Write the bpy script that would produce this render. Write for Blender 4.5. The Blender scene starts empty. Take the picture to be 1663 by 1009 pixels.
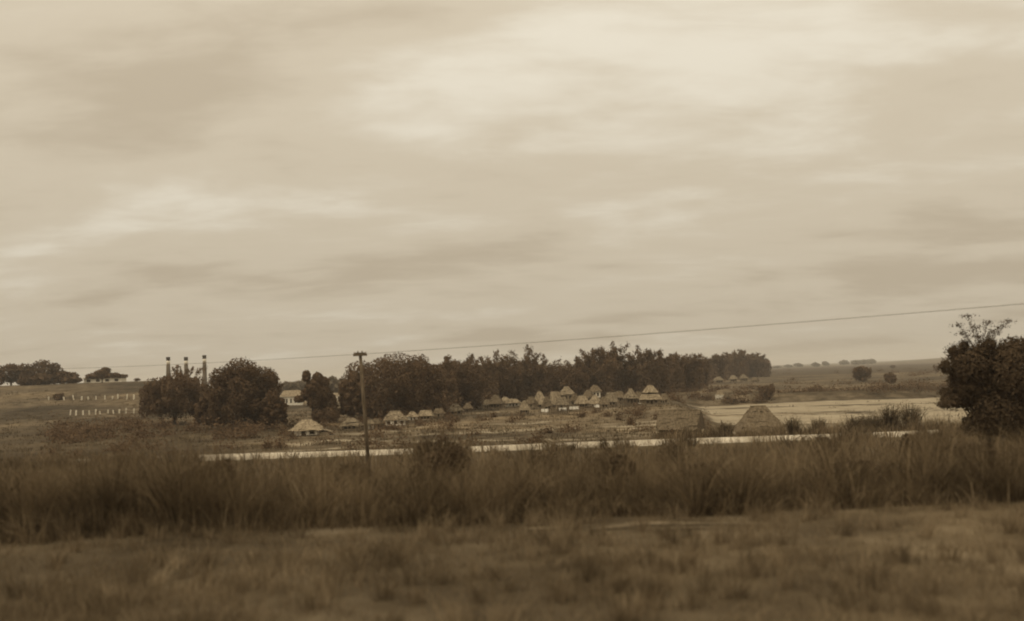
import bpy, math, random
import numpy as np
from mathutils import Matrix, Vector

# ------------------------------------------------------------------ camera
sc = bpy.context.scene
rng = np.random.default_rng(7)
random.seed(7)
PW, PH, FPX = 1663.0, 1009.0, 1783.0          # photo size and focal length in photo pixels
EYE = np.array([0.0, 0.0, 7.0])
PITCH, ROLL = math.atan(102 / FPX), math.radians(2.0)
cp, sp_, cr, sr = math.cos(PITCH), math.sin(PITCH), math.cos(ROLL), math.sin(ROLL)
FWD = np.array([0, cp, sp_]); R0 = np.array([1.0, 0, 0]); U0 = np.array([0, -sp_, cp])
RIGHT = R0 * cr - U0 * sr
UP = U0 * cr + R0 * sr
cam_d = bpy.data.cameras.new('camera')
cam = bpy.data.objects.new('camera', cam_d)
sc.collection.objects.link(cam)
cam.matrix_world = Matrix(((RIGHT[0], UP[0], -FWD[0], EYE[0]), (RIGHT[1], UP[1], -FWD[1], EYE[1]),
                           (RIGHT[2], UP[2], -FWD[2], EYE[2]), (0, 0, 0, 1)))
cam_d.sensor_fit = 'HORIZONTAL'; cam_d.sensor_width = 36.0
cam_d.lens = 36.0 * FPX / PW
cam_d.clip_start = 0.3; cam_d.clip_end = 20000
cam_d.dof.use_dof = True
cam_d.dof.focus_distance = 170.0
cam_d.dof.aperture_fstop = 0.52               # the near bank is soft, the village sharp
sc.camera = cam

# ------------------------------------------------------------------ world, sun, exposure
SUN_AZ = math.radians(232)                    # compass-like, from +Y clockwise: left, a little behind the camera
SUN_EL = math.radians(48)
sun_from = Vector((math.sin(SUN_AZ) * math.cos(SUN_EL), math.cos(SUN_AZ) * math.cos(SUN_EL), math.sin(SUN_EL)))
w = bpy.data.worlds.new('World'); sc.world = w; w.use_nodes = True
nt = w.node_tree; nt.nodes.clear()
def wn(t, **k):
    n = nt.nodes.new(t)
    for a, b in k.items(): setattr(n, a, b)
    return n
L = nt.links.new
def wmath(op, a, b=None, c=None, clamp=False):
    n = wn('ShaderNodeMath', operation=op); n.use_clamp = clamp
    for i, v in enumerate((a, b, c)):
        if v is None: continue
        if isinstance(v, (int, float)): n.inputs[i].default_value = v
        else: L(v, n.inputs[i])
    return n.outputs[0]
out = wn('ShaderNodeOutputWorld'); bg = wn('ShaderNodeBackground'); bg.inputs[1].default_value = 1.0
L(bg.outputs[0], out.inputs[0])
tc = wn('ShaderNodeTexCoord'); sep = wn('ShaderNodeSeparateXYZ'); L(tc.outputs['Generated'], sep.inputs[0])
zc = wmath('ADD', wmath('MAXIMUM', sep.outputs[2], 0.0), 0.16)
ux = wmath('MULTIPLY', wmath('DIVIDE', sep.outputs[0], zc), -1.0); uy = wmath('DIVIDE', sep.outputs[1], zc)
def cloud_noise(sx, sy, off, scale, detail, rough, dist=0.0):
    c = wn('ShaderNodeCombineXYZ'); L(wmath('MULTIPLY', ux, sx), c.inputs[0]); L(wmath('MULTIPLY', uy, sy), c.inputs[1])
    c.inputs[2].default_value = off
    n = wn('ShaderNodeTexNoise'); n.inputs['Scale'].default_value = scale; n.inputs['Detail'].default_value = detail
    n.inputs['Roughness'].default_value = rough; n.inputs['Distortion'].default_value = dist
    L(c.outputs[0], n.inputs['Vector']); return n.outputs['Fac']
n1 = cloud_noise(0.85, 1.25, 5.2, 1.15, 6.0, 0.52, 0.3)
n2 = cloud_noise(1.0, 1.7, 9.1, 3.2, 8.0, 0.60, 0.4)
n3 = cloud_noise(0.42, 0.7, 4.6, 0.75, 3.0, 0.5)
mix = wmath('ADD', wmath('MULTIPLY', n1, 0.58), wmath('ADD', wmath('MULTIPLY', n2, 0.18), wmath('MULTIPLY', n3, 0.24)))
ramp = wn('ShaderNodeValToRGB'); L(mix, ramp.inputs[0])
cr_ = ramp.color_ramp; cr_.interpolation = 'EASE'
cr_.elements[0].position = 0.38; cr_.elements[0].color = (0.505, 0.425, 0.312, 1)
cr_.elements[1].position = 0.64; cr_.elements[1].color = (0.765, 0.700, 0.572, 1)
e = cr_.elements.new(0.50); e.color = (0.612, 0.530, 0.402, 1)
sky = wn('ShaderNodeTexSky', sky_type='NISHITA'); sky.sun_disc = False
sky.sun_elevation = SUN_EL; sky.sun_rotation = SUN_AZ; sky.dust_density = 3.0
bw = wn('ShaderNodeRGBToBW'); L(sky.outputs[0], bw.inputs[0])
skyv = wmath('MULTIPLY', bw.outputs[0], 0.10)
skyt = wn('ShaderNodeMix', data_type='RGBA', blend_type='MULTIPLY'); skyt.inputs[0].default_value = 1.0
L(skyv, skyt.inputs[6]); skyt.inputs[7].default_value = (1.0, 0.88, 0.65, 1)
mx = wn('ShaderNodeMix', data_type='RGBA'); mx.inputs[0].default_value = 0.90     # nearly closed cloud deck over the sky
L(skyt.outputs[2], mx.inputs[6]); L(ramp.outputs[0], mx.inputs[7])
# an overcast deck is brighter overhead than at the horizon
gz = wmath('MULTIPLY_ADD', wmath('MAXIMUM', sep.outputs[2], 0.0), 0.85, 0.90)
gm_ = wn('ShaderNodeVectorMath', operation='SCALE'); L(mx.outputs[2], gm_.inputs[0]); L(gz, gm_.inputs['Scale'])
L(gm_.outputs[0], bg.inputs[0])

sun_d = bpy.data.lights.new('sun', 'SUN'); sun_d.energy = 1.2; sun_d.angle = math.radians(14)
sun_d.color = (1.0, 0.89, 0.72)
sun = bpy.data.objects.new('sun', sun_d); sc.collection.objects.link(sun)
sun.rotation_euler = sun_from.to_track_quat('Z', 'Y').to_euler()
sc.view_settings.view_transform = 'Standard'; sc.view_settings.look = 'None'
sc.view_settings.exposure = 0.0; sc.view_settings.gamma = 1.0
sc.cycles.filter_width = 2.0
sc.cycles.volume_bounces = 1
sc.cycles.max_bounces = 6

# ------------------------------------------------------------------ helpers
COL = sc.collection
def smooth(a, b, x):
    t = np.clip((np.asarray(x, float) - a) / (b - a), 0, 1); return t * t * (3 - 2 * t)

def lump(x, y, s, ph=0.0):
    return (np.sin(x / s + 1.3 + ph) * np.cos(y / s * 1.21 + .7 * ph) + .6 * np.sin(x / s * 2.3 - y / s * 1.7 + ph * 2)
            + .4 * np.sin(x / s * 4.1 + y / s * 3.3 + ph)) / 2.0

def terrain(x, y):
    x = np.asarray(x, float); y = np.asarray(y, float)
    z = np.interp(y, [-60, 22.5, 27, 36, 50, 70, 88, 92, 98, 106, 3000], [4.0, 4.0, 3.6, 2.4, 1.3, .7, .45, .5, .5, 0, 0])
    z = z + 0.10 * lump(x, y, 3.1) * (1 - smooth(88, 92, y) * (1 - smooth(99, 104, y)))
    z = z + 0.35 * lump(x, y, 30, 2.0) * smooth(120, 200, y)
    yy = np.maximum(y, 1.0)
    # left rise with the pasture fences
    m = smooth(0.255, 0.33, -x / yy)
    hl = np.interp(y, [150, 185, 230, 270, 300, 335, 420, 900, 2000], [0, .3, 1.84, 4.7, 6.8, 8.45, 8.6, 6, 0])
    z = z + m * hl
    # river bed on the right
    x0 = 17 + (np.clip(y, 100, 300) - 110) * 0.12
    s = smooth(0, 9, x - x0) * smooth(101, 116, y) * (1 - smooth(255, 268, y))
    z = z - 2.0 * s
    # far ridge on the right
    z = z + 46 * smooth(.30, .62, x / yy) * smooth(1700, 3200, y)
    return z

def ray(px, py):
    d = FWD + (px - PW / 2) / FPX * RIGHT + (PH / 2 - py) / FPX * UP
    return d / d[1]
def at(px, py, D):
    return EYE + ray(px, py) * D
def ground_at(px, py, dmin=100.0, dmax=4000.0):
    r = ray(px, py)
    D = np.geomspace(dmin, dmax, 6000)
    P = EYE[None] + r[None] * D[:, None]
    below = np.nonzero(P[:, 2] <= terrain(P[:, 0], P[:, 1]))[0]
    k = below[0] if len(below) else len(D) - 1
    p = P[k].copy(); p[2] = float(terrain(p[0], p[1])); return p, D[k]

def np_mesh(name, V, quads=None, tris=None, attr=None, smooth_=False):
    V = np.asarray(V, np.float32)
    quads = np.zeros((0, 4), np.int32) if quads is None else np.asarray(quads, np.int32).reshape(-1, 4)
    tris = np.zeros((0, 3), np.int32) if tris is None else np.asarray(tris, np.int32).reshape(-1, 3)
    me = bpy.data.meshes.new(name)
    nq, ntr = len(quads), len(tris)
    me.vertices.add(len(V)); me.vertices.foreach_set('co', V.ravel())
    me.loops.add(nq * 4 + ntr * 3); me.polygons.add(nq + ntr)
    me.loops.foreach_set('vertex_index', np.concatenate([quads.ravel(), tris.ravel()]))
    st = np.concatenate([np.arange(nq) * 4, nq * 4 + np.arange(ntr) * 3]).astype(np.int32)
    me.polygons.foreach_set('loop_start', st)
    if smooth_: me.polygons.foreach_set('use_smooth', np.ones(nq + ntr, bool))
    for k, v in (attr or {}).items():
        a = me.attributes.new(k, 'FLOAT', 'POINT'); a.data.foreach_set('value', np.asarray(v, np.float32))
    me.update(calc_edges=True); me.validate()
    return me

class MB:
    """collects shapes for one mesh"""
    def __init__(s): s.V = []; s.F = []
    def add(s, V, F):
        o = len(s.V); s.V += [tuple(v) for v in V]; s.F += [tuple(i + o for i in f) for f in F]
    def box(s, c, d, rz=0.0, taper=1.0, jit=0.0):
        V = []
        for sz in (-1, 1):
            k = taper if sz > 0 else 1
            for sx, sy in ((-1, -1), (1, -1), (1, 1), (-1, 1)):
                x, y = sx * d[0] / 2 * k, sy * d[1] / 2 * k
                V.append((c[0] + x * math.cos(rz) - y * math.sin(rz) + random.uniform(-jit, jit),
                          c[1] + x * math.sin(rz) + y * math.cos(rz) + random.uniform(-jit, jit), c[2] + sz * d[2] / 2))
        s.add(V, [(3, 2, 1, 0), (4, 5, 6, 7), (0, 1, 5, 4), (1, 2, 6, 5), (2, 3, 7, 6), (3, 0, 4, 7)])
    def tube(s, pts, rad, n=6, cap=True):
        P = [Vector(p) for p in pts]; V = []; F = []
        for i, p in enumerate(P):
            t = (P[min(i + 1, len(P) - 1)] - P[max(i - 1, 0)]).normalized()
            a = t.cross(Vector((0, 0, 1)));
            if a.length < 1e-3: a = t.cross(Vector((1, 0, 0)))
            a.normalize(); b = t.cross(a)
            r = rad[i] if hasattr(rad, '__len__') else rad
            for k in range(n):
                th = 2 * math.pi * k / n; V.append(p + a * (r * math.cos(th)) + b * (r * math.sin(th)))
        for i in range(len(P) - 1):
            for k in range(n):
                F.append((i * n + k, i * n + (k + 1) % n, (i + 1) * n + (k + 1) % n, (i + 1) * n + k))
        if cap: F.append(tuple(range(n))[::-1]); F.append(tuple(range((len(P) - 1) * n, len(P) * n)))
        s.add(V, F)
    def mesh(s, name, smooth_=False):
        me = bpy.data.meshes.new(name); me.from_pydata(s.V, [], s.F); me.update()
        if smooth_: me.polygons.foreach_set('use_smooth', np.ones(len(me.polygons), bool))
        return me

def link(name, me, mat, parent=None, loc=None, rz=None):
    o = bpy.data.objects.new(name, me); COL.objects.link(o)
    if me is not None and mat is not None:
        if len(me.materials) == 0: me.materials.append(mat)
    if parent is not None: o.parent = parent
    if loc is not None: o.location = tuple(float(v) for v in loc)
    if rz is not None: o.rotation_euler.z = rz
    return o
def tag(o, label=None, cat=None, group=None, kind=None):
    if label: o['label'] = label
    if cat: o['category'] = cat
    if group: o['group'] = group
    if kind: o['kind'] = kind
    return o
def thing(name, label, cat, loc, rz=0.0, group=None):
    return tag(link(name, None, None, None, loc, rz), label, cat, group)

# ------------------------------------------------------------------ materials
def mat(name, c0, c1, scale=3.0, detail=4.0, attr=None, rough=0.95, stretch=(1, 1, 1), lo=.35, hi=.65, bump=0.0,
        trans=0.0, c2=None, spec=0.1, obj_var=0.0):
    m = bpy.data.materials.new(name); m.use_nodes = True; t = m.node_tree; t.nodes.clear(); k = t.links.new
    o = t.nodes.new('ShaderNodeOutputMaterial'); b = t.nodes.new('ShaderNodeBsdfPrincipled')
    b.inputs['Roughness'].default_value = rough; b.inputs['Specular IOR Level'].default_value = spec
    g = t.nodes.new('ShaderNodeTexCoord'); mp = t.nodes.new('ShaderNodeMapping'); mp.inputs['Scale'].default_value = stretch
    k(g.outputs['Object'], mp.inputs[0])
    n = t.nodes.new('ShaderNodeTexNoise'); n.inputs['Scale'].default_value = scale; n.inputs['Detail'].default_value = detail
    k(mp.outputs[0], n.inputs['Vector'])
    fac = n.outputs['Fac']
    if attr:
        a = t.nodes.new('ShaderNodeAttribute'); a.attribute_name = attr
        ad = t.nodes.new('ShaderNodeMath'); ad.operation = 'MULTIPLY_ADD'; k(a.outputs['Fac'], ad.inputs[0])
        ad.inputs[1].default_value = 0.55; h = t.nodes.new('ShaderNodeMath'); h.operation = 'MULTIPLY'
        k(fac, h.inputs[0]); h.inputs[1].default_value = 0.45; k(h.outputs[0], ad.inputs[2]); fac = ad.outputs[0]
    r = t.nodes.new('ShaderNodeValToRGB'); r.color_ramp.elements[0].position = lo; r.color_ramp.elements[1].position = hi
    r.color_ramp.elements[0].color = (*c0, 1); r.color_ramp.elements[1].color = (*c1, 1)
    if c2:
        e = r.color_ramp.elements.new((hi + 1) / 2); e.color = (*c2, 1)
    k(fac, r.inputs[0])
    col = r.outputs[0]
    if obj_var:
        oi = t.nodes.new('ShaderNodeObjectInfo'); hv = t.nodes.new('ShaderNodeHueSaturation')
        mr = t.nodes.new('ShaderNodeMapRange'); k(oi.outputs['Random'], mr.inputs[0])
        mr.inputs[3].default_value = 1 - obj_var; mr.inputs[4].default_value = 1 + obj_var
        k(mr.outputs[0], hv.inputs['Value']); k(col, hv.inputs['Color']); col = hv.outputs[0]
    k(col, b.inputs['Base Color'])
    if bump:
        bp = t.nodes.new('ShaderNodeBump'); bp.inputs['Strength'].default_value = bump; bp.inputs['Distance'].default_value = .05
        k(n.outputs['Fac'], bp.inputs['Height']); k(bp.outputs[0], b.inputs['Normal'])
    sh = b.outputs[0]
    if trans:
        tr = t.nodes.new('ShaderNodeBsdfTranslucent'); k(col, tr.inputs[0]); ms = t.nodes.new('ShaderNodeMixShader')
        ms.inputs[0].default_value = trans; k(sh, ms.inputs[1]); k(tr.outputs[0], ms.inputs[2]); sh = ms.outputs[0]
    k(sh, o.inputs[0]); return m

M = {}
M['leaf'] = mat('dark_foliage', (.092, .057, .031), (.148, .096, .054), .35, 3, attr='rnd', lo=.25, hi=.8, trans=.15, obj_var=.12)
M['bamboo'] = mat('bamboo_foliage', (.098, .062, .034), (.165, .109, .062), .35, 3, attr='rnd', lo=.25, hi=.8, trans=.2, obj_var=.12)
M['darkleaf'] = mat('dense_dark_foliage', (.048, .033, .019), (.105, .072, .042), .35, 3, attr='rnd', lo=.25, hi=.8, trans=.12)
M['farleaf'] = mat('haze_paled_foliage', (.10, .078, .05), (.22, .175, .115), .35, 3, attr='rnd', lo=.25, hi=.8, trans=.2, obj_var=.1)  # far trees: distance haze painted in as a paler leaf colour
M['bark'] = mat('bark', (.06, .046, .03), (.13, .10, .07), 4, 5, stretch=(1, 1, .2))
M['culm'] = mat('bamboo_culm', (.12, .092, .055), (.24, .19, .125), 3, 4)
M['reed'] = mat('reed_blades', (.058, .041, .023), (.275, .205, .122), .28, 4, attr='rnd', lo=.28, hi=.72, trans=.25, c2=(.50, .395, .255))
M['turf'] = mat('short_grass_blades', (.098, .072, .042), (.30, .228, .140), .32, 5, attr='rnd', lo=.3, hi=.75, trans=.2, c2=(.56, .46, .30))
M['weed'] = mat('weed_blades', (.075, .055, .032), (.19, .146, .09), .06, 4, attr='rnd', lo=.3, hi=.75, trans=.2)
M['thatch'] = mat('thatch', (.145, .112, .070), (.29, .235, .158), 3.5, 7, stretch=(1, 1, .45), bump=.7, obj_var=.30)
M['thatch_dark'] = mat('old_thatch', (.095, .071, .043), (.18, .14, .09), 6, 6, stretch=(1, 1, .35), bump=.5, obj_var=.15)
M['nipa'] = mat('woven_palm_wall', (.20, .158, .10), (.32, .26, .18), 9, 5, stretch=(1, 1, 3), obj_var=.15)
M['white'] = mat('whitewash', (.62, .56, .44), (.80, .75, .63), 2.5, 5)
M['cloth'] = mat('white_cloth', (.74, .70, .60), (.85, .81, .71), 2, 3)
M['dark'] = mat('dark_opening', (.030, .023, .014), (.045, .034, .022), 3, 2)
M['timber'] = mat('weathered_timber', (.075, .056, .035), (.17, .13, .085), 5, 6, stretch=(3, 3, .4), bump=.3)
M['porcelain'] = mat('insulator_glaze', (.20, .15, .10), (.26, .2, .14), 5, 2, rough=.3, spec=.5)
M['wire'] = mat('wire_metal', (.16, .13, .09), (.20, .16, .11), 5, 2, rough=.6)
M['brickdark'] = mat('sooty_brick', (.06, .045, .028), (.11, .083, .052), .6, 5)
M['post'] = mat('painted_post', (.55, .49, .37), (.75, .69, .56), 3, 4)
M['road'] = mat('pale_road_gravel', (.33, .28, .20), (.62, .55, .43), .35, 8, lo=.3, hi=.7, bump=.3)
M['track'] = mat('dry_dirt', (.13, .099, .060), (.26, .205, .132), .8, 7, lo=.4, hi=.68, bump=.4)

# ground: dirt, dry grass and sand mixed by noise and by a sand mask stored on the sheet
def ground_mat():
    m = bpy.data.materials.new('ground_cover'); m.use_nodes = True; t = m.node_tree; t.nodes.clear(); k = t.links.new
    N = t.nodes.new
    o = N('ShaderNodeOutputMaterial'); b = N('ShaderNodeBsdfPrincipled'); b.inputs['Roughness'].default_value = .97
    b.inputs['Specular IOR Level'].default_value = .05
    g = N('ShaderNodeTexCoord')
    def noise(s, d, st=(1, 1, 1), rough=.55):
        mp = N('ShaderNodeMapping'); mp.inputs['Scale'].default_value = st; k(g.outputs['Object'], mp.inputs[0])
        n = N('ShaderNodeTexNoise'); n.inputs['Scale'].default_value = s; n.inputs['Detail'].default_value = d
        n.inputs['Roughness'].default_value = rough
        k(mp.outputs[0], n.inputs['Vector']); return n.outputs['Fac']
    def ramp(f, els):
        r = N('ShaderNodeValToRGB'); e = r.color_ramp.elements
        e[0].position, e[0].color = els[0][0], (*els[0][1], 1); e[1].position, e[1].color = els[-1][0], (*els[-1][1], 1)
        for p, c in els[1:-1]: q = e.new(p); q.color = (*c, 1)
        k(f, r.inputs[0]); return r.outputs[0]
    fine = noise(.35, 8, rough=.65); mid = noise(.045, 5); far = noise(.006, 4, (.5, 1.6, 1))
    grass = ramp(fine, [(.33, (.062, .045, .026)), (.52, (.125, .095, .058)), (.70, (.215, .170, .112))])
    patch = ramp(mid, [(.36, (.55, .55, .55)), (.50, (1, 1, 1)), (.66, (1.5, 1.48, 1.42))])
    farp = ramp(far, [(.38, (.60, .60, .60)), (.5, (.95, .95, .95)), (.62, (1.3, 1.28, 1.25))])
    m1 = N('ShaderNodeMix'); m1.data_type = 'RGBA'; m1.blend_type = 'MULTIPLY'; m1.inputs[0].default_value = 1
    k(grass, m1.inputs[6]); k(patch, m1.inputs[7])
    m2 = N('ShaderNodeMix'); m2.data_type = 'RGBA'; m2.blend_type = 'MULTIPLY'; m2.inputs[0].default_value = 1
    k(m1.outputs[2], m2.inputs[6]); k(farp, m2.inputs[7])
    # crop tone attribute: darker or paler cultivation
    a2 = N('ShaderNodeAttribute'); a2.attribute_name = 'crop'
    m2b = N('ShaderNodeMix'); m2b.data_type = 'RGBA'; k(a2.outputs['Fac'], m2b.inputs[0])
    k(m2.outputs[2], m2b.inputs[6]); m2b.inputs[7].default_value = (.058, .042, .024, 1)
    sand = ramp(noise(.22, 8, (1, 1, 1), .7), [(.3, (.21, .170, .112)), (.6, (.35, .295, .205)), (.75, (.44, .38, .27))])
    a = N('ShaderNodeAttribute'); a.attribute_name = 'sand'
    sn = noise(.16, 7, rough=.7)
    f1 = N('ShaderNodeMath'); f1.operation = 'ADD'; k(a.outputs['Fac'], f1.inputs[0]); k(sn, f1.inputs[1])
    mr = N('ShaderNodeMapRange'); k(f1.outputs[0], mr.inputs[0]); mr.inputs[1].default_value = .88; mr.inputs[2].default_value = 1.08
    mr.interpolation_type = 'SMOOTHSTEP'
    m3 = N('ShaderNodeMix'); m3.data_type = 'RGBA'; k(mr.outputs[0], m3.inputs[0]); k(m2b.outputs[2], m3.inputs[6]); k(sand, m3.inputs[7])
    k(m3.outputs[2], b.inputs['Base Color'])
    bp = N('ShaderNodeBump'); bp.inputs['Strength'].default_value = .6; bp.inputs['Distance'].default_value = .15
    k(fine, bp.inputs['Height']); k(bp.outputs[0], b.inputs['Normal'])
    k(b.outputs[0], o.inputs[0]); return m
M['ground'] = ground_mat()

# ------------------------------------------------------------------ ground sheet
ys = np.concatenate([np.linspace(-60, 8, 12)[:-1], np.linspace(8, 110, 190)[:-1], np.geomspace(110, 420, 190)[:-1], np.geomspace(420, 9000, 90)])
ts = np.concatenate([np.linspace(-1.5, -.55, 30)[:-1], np.linspace(-.55, .55, 380), np.linspace(.55, 1.5, 30)[1:]])
YY, TT = np.meshgrid(ys, ts, indexing='ij')
XX = TT * (np.maximum(YY, 0) + 25)
ZZ = terrain(XX, YY)
nr, nc = XX.shape
idx = np.arange(nr * nc).reshape(nr, nc)
Q = np.stack([idx[:-1, :-1], idx[:-1, 1:], idx[1:, 1:], idx[1:, :-1]], -1).reshape(-1, 4)
X, Y = XX.ravel(), YY.ravel()
x0 = 17 + (np.clip(Y, 100, 300) - 110) * 0.12
sand = .95 * smooth(2, 10, X - x0) * smooth(128, 142, Y) * (1 - smooth(252, 262, Y))          # river bed
sand -= .30 * smooth(-.2, .9, np.sin(Y / 2.3 + .05 * X + 1.5 * np.sin(X / 17)) * np.sin(X / 23 + Y / 40)) * smooth(2, 10, X - x0) * smooth(140, 150, Y)
sand -= .42 * smooth(.35, .8, np.sin(Y / 5.2 + .02 * X + np.sin(X / 31))) * smooth(2, 10, X - x0) * smooth(150, 160, Y)
front = smooth(-40, -22, X) * (1 - smooth(26, 34, X)) * smooth(100, 106, Y) * (1 - smooth(150, 190, Y))
sand = np.maximum(sand, front * (.36 + .22 * lump(X, Y * 2.4, 9, .3) + .12 * lump(X, Y * 3, 2.7, 1.3)))
sand = np.maximum(sand, .62 * np.exp(-((Y - 238 - (X - 38) * .25) / 5.0) ** 2) * smooth(24, 32, X) * (1 - smooth(50, 60, X)))   # path to the river
sand = np.maximum(sand, (.30 + .2 * lump(X, Y * 1.5, 6, 1.1)) * smooth(-24, -14, X) * (1 - smooth(34, 40, X)) * smooth(165, 180, Y) * (1 - smooth(232, 245, Y)))
bk = np.exp(-((Y - 137 - .20 * (X - 18)) / 7) ** 2) * smooth(4, 12, X) * (1 - smooth(25, 30, X))
sand = np.maximum(sand, .52 * bk)
crop = .75 * smooth(560, 640, Y) * (1 - smooth(1400, 1600, Y)) * smooth(.2, .24, X / np.maximum(Y, 1))
crop = np.maximum(crop, .6 * smooth(262, 266, Y) * (1 - smooth(272, 285, Y)) * smooth(.2, .24, X / np.maximum(Y, 1)))
crop = np.maximum(crop, .65 * smooth(140, 155, Y) * (1 - smooth(185, 205, Y)) * smooth(.18, .25, -X / np.maximum(Y, 1)))
crop = np.maximum(crop, .6 * smooth(98, 104, Y) * (1 - smooth(150, 160, Y)) * smooth(.22, .30, -X / np.maximum(Y, 1)))
crop = np.maximum(crop, .5 * (1 - smooth(95, 99, Y)) * smooth(22, 30, Y))
me = np_mesh('ground', np.stack([X, Y, ZZ.ravel()], -1), Q, attr={'sand': sand, 'crop': crop}, smooth_=True)
tag(link('ground', me, M['ground']), kind='structure')

# road: raised pale gravel causeway running across the view
V = []; F = []
xs = np.linspace(-150, 150, 121)
for i, x in enumerate(xs):
    wob = .25 * math.sin(x / 9) + .15 * math.sin(x / 3.7)
    yc = 95.0 + .0006 * x * x * (1 if x < 0 else .1)
    zt = .82 + .03 * math.sin(x / 6)
    for (dy, dz) in ((-2.6, -.6), (-1.0 + wob * .7, -.02), (-.4, .03), (.4, .03), (1.0 + wob * .5, -.02), (2.6, -.6)):
        V.append((x, yc + dy, zt + dz))
    if i: 
        for k in range(5): F.append(((i - 1) * 6 + k, i * 6 + k, i * 6 + k + 1, (i - 1) * 6 + k + 1))
F = [f[::-1] for f in F]
me = bpy.data.meshes.new('road'); me.from_pydata(V, [], F); me.update()
tag(link('road', me, M['road']), kind='structure')

# worn dirt patches at the foot of the reed bank
V = []; F = []
for (x, y, rx, ry) in [(.6, 21.35, .7, .14), (1.7, 21.0, .5, .12), (2.6, 21.3, .8, .18), (4.0, 21.15, .7, .14), (3.2, 20.6, .5, .10)]:
    o = len(V); V.append((x, y, float(terrain(x, y)) + .03)); n = 26
    for k in range(n):
        a = 2 * math.pi * k / n; f = 1 + .35 * math.sin(a * 3 + x) + .25 * math.sin(a * 7 + 2 * x) + random.uniform(-.2, .2)
        px_, py_ = x + math.cos(a) * rx * f, y + math.sin(a) * ry * f; V.append((px_, py_, float(terrain(px_, py_)) + .025))
    for k in range(n): F.append((o, o + 1 + k, o + 1 + (k + 1) % n))
me = bpy.data.meshes.new('dirt_path'); me.from_pydata(V, [], F); me.update()
tag(link('dirt_path', me, M['track']), kind='structure')

# ------------------------------------------------------------------ blades
def blades(base, h, lean, width, nseg=3, seed=0):
    """base (N,3), h (N), lean (N,2) horizontal tip offset, width (N)"""
    N = len(base); r = np.random.default_rng(seed)
    th = r.uniform(0, 2 * math.pi, N); side = np.stack([np.cos(th), np.sin(th), np.zeros(N)], -1)
    tt = np.linspace(0, 1, nseg + 1)
    V = np.zeros((N, nseg + 1, 2, 3), np.float32)
    Ln = np.linalg.norm(lean, axis=1)
    for i, t in enumerate(tt):
        c = base.copy(); c[:, :2] += lean * (t ** 2.0)[..., None] if np.ndim(t) else lean * t ** 2.0
        c[:, 2] += h * (t - .28 * np.minimum(Ln / np.maximum(h, .01), 1.6) * t ** 3)
        wd = width * (1 - .9 * t ** 1.4) * .5
        V[:, i, 0] = c - side * wd[:, None]; V[:, i, 1] = c + side * wd[:, None]
    ids = np.arange(N * (nseg + 1) * 2).reshape(N, nseg + 1, 2)
    Qd = np.stack([ids[:, :-1, 0], ids[:, :-1, 1], ids[:, 1:, 1], ids[:, 1:, 0]], -1).reshape(-1, 4)
    return V.reshape(-1, 3), Qd
def per_blade(v, nseg): return np.repeat(v, (nseg + 1) * 2)

def tufts(cx, cy, n_per, hmean, spread, seed, wid=.025, arch=.55, nseg=3, hs=.25, zoff=-.05):
    r = np.random.default_rng(seed); n = len(cx)
    k = np.repeat(np.arange(n), n_per); N = len(k)
    a = r.uniform(0, 2 * math.pi, N); rad = np.abs(r.normal(0, 1, N)) * np.asarray(spread)[k] * .35 if np.ndim(spread) else np.abs(r.normal(0, 1, N)) * spread * .35
    bx = cx[k] + np.cos(a) * rad; by = cy[k] + np.sin(a) * rad
    hh = np.asarray(hmean)[k] * np.clip(r.normal(1 - .1, hs, N), .3, 1.35) if np.ndim(hmean) else hmean * np.clip(r.normal(.9, hs, N), .3, 1.35)
    la = a + r.normal(0, .7, N); ln = hh * np.abs(r.normal(arch * .6, arch * .5, N))
    tl = r.normal(0, .22, (n, 2))[k]                           # whole tuft leans
    lean = np.stack([np.cos(la) * ln, np.sin(la) * ln], -1) + tl * hh[:, None]
    base = np.stack([bx, by, terrain(bx, by) + zoff], -1)
    V, Qd = blades(base, hh, lean, r.uniform(.6, 1.3, N) * wid, nseg, seed + 1)
    tuft_tone = r.uniform(0, 1, n)[k]
    rnd = np.clip(.66 * tuft_tone ** 1.25 + .34 * r.uniform(0, 1, N), 0, 1)
    return V, Qd, per_blade(rnd, nseg)

def join(parts):
    V = []; Qs = []; A = []; o = 0
    for v, q, a in parts: V.append(v); Qs.append(q + o); A.append(a); o += len(v)
    return np.concatenate(V), np.concatenate(Qs), np.concatenate(A)

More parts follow.
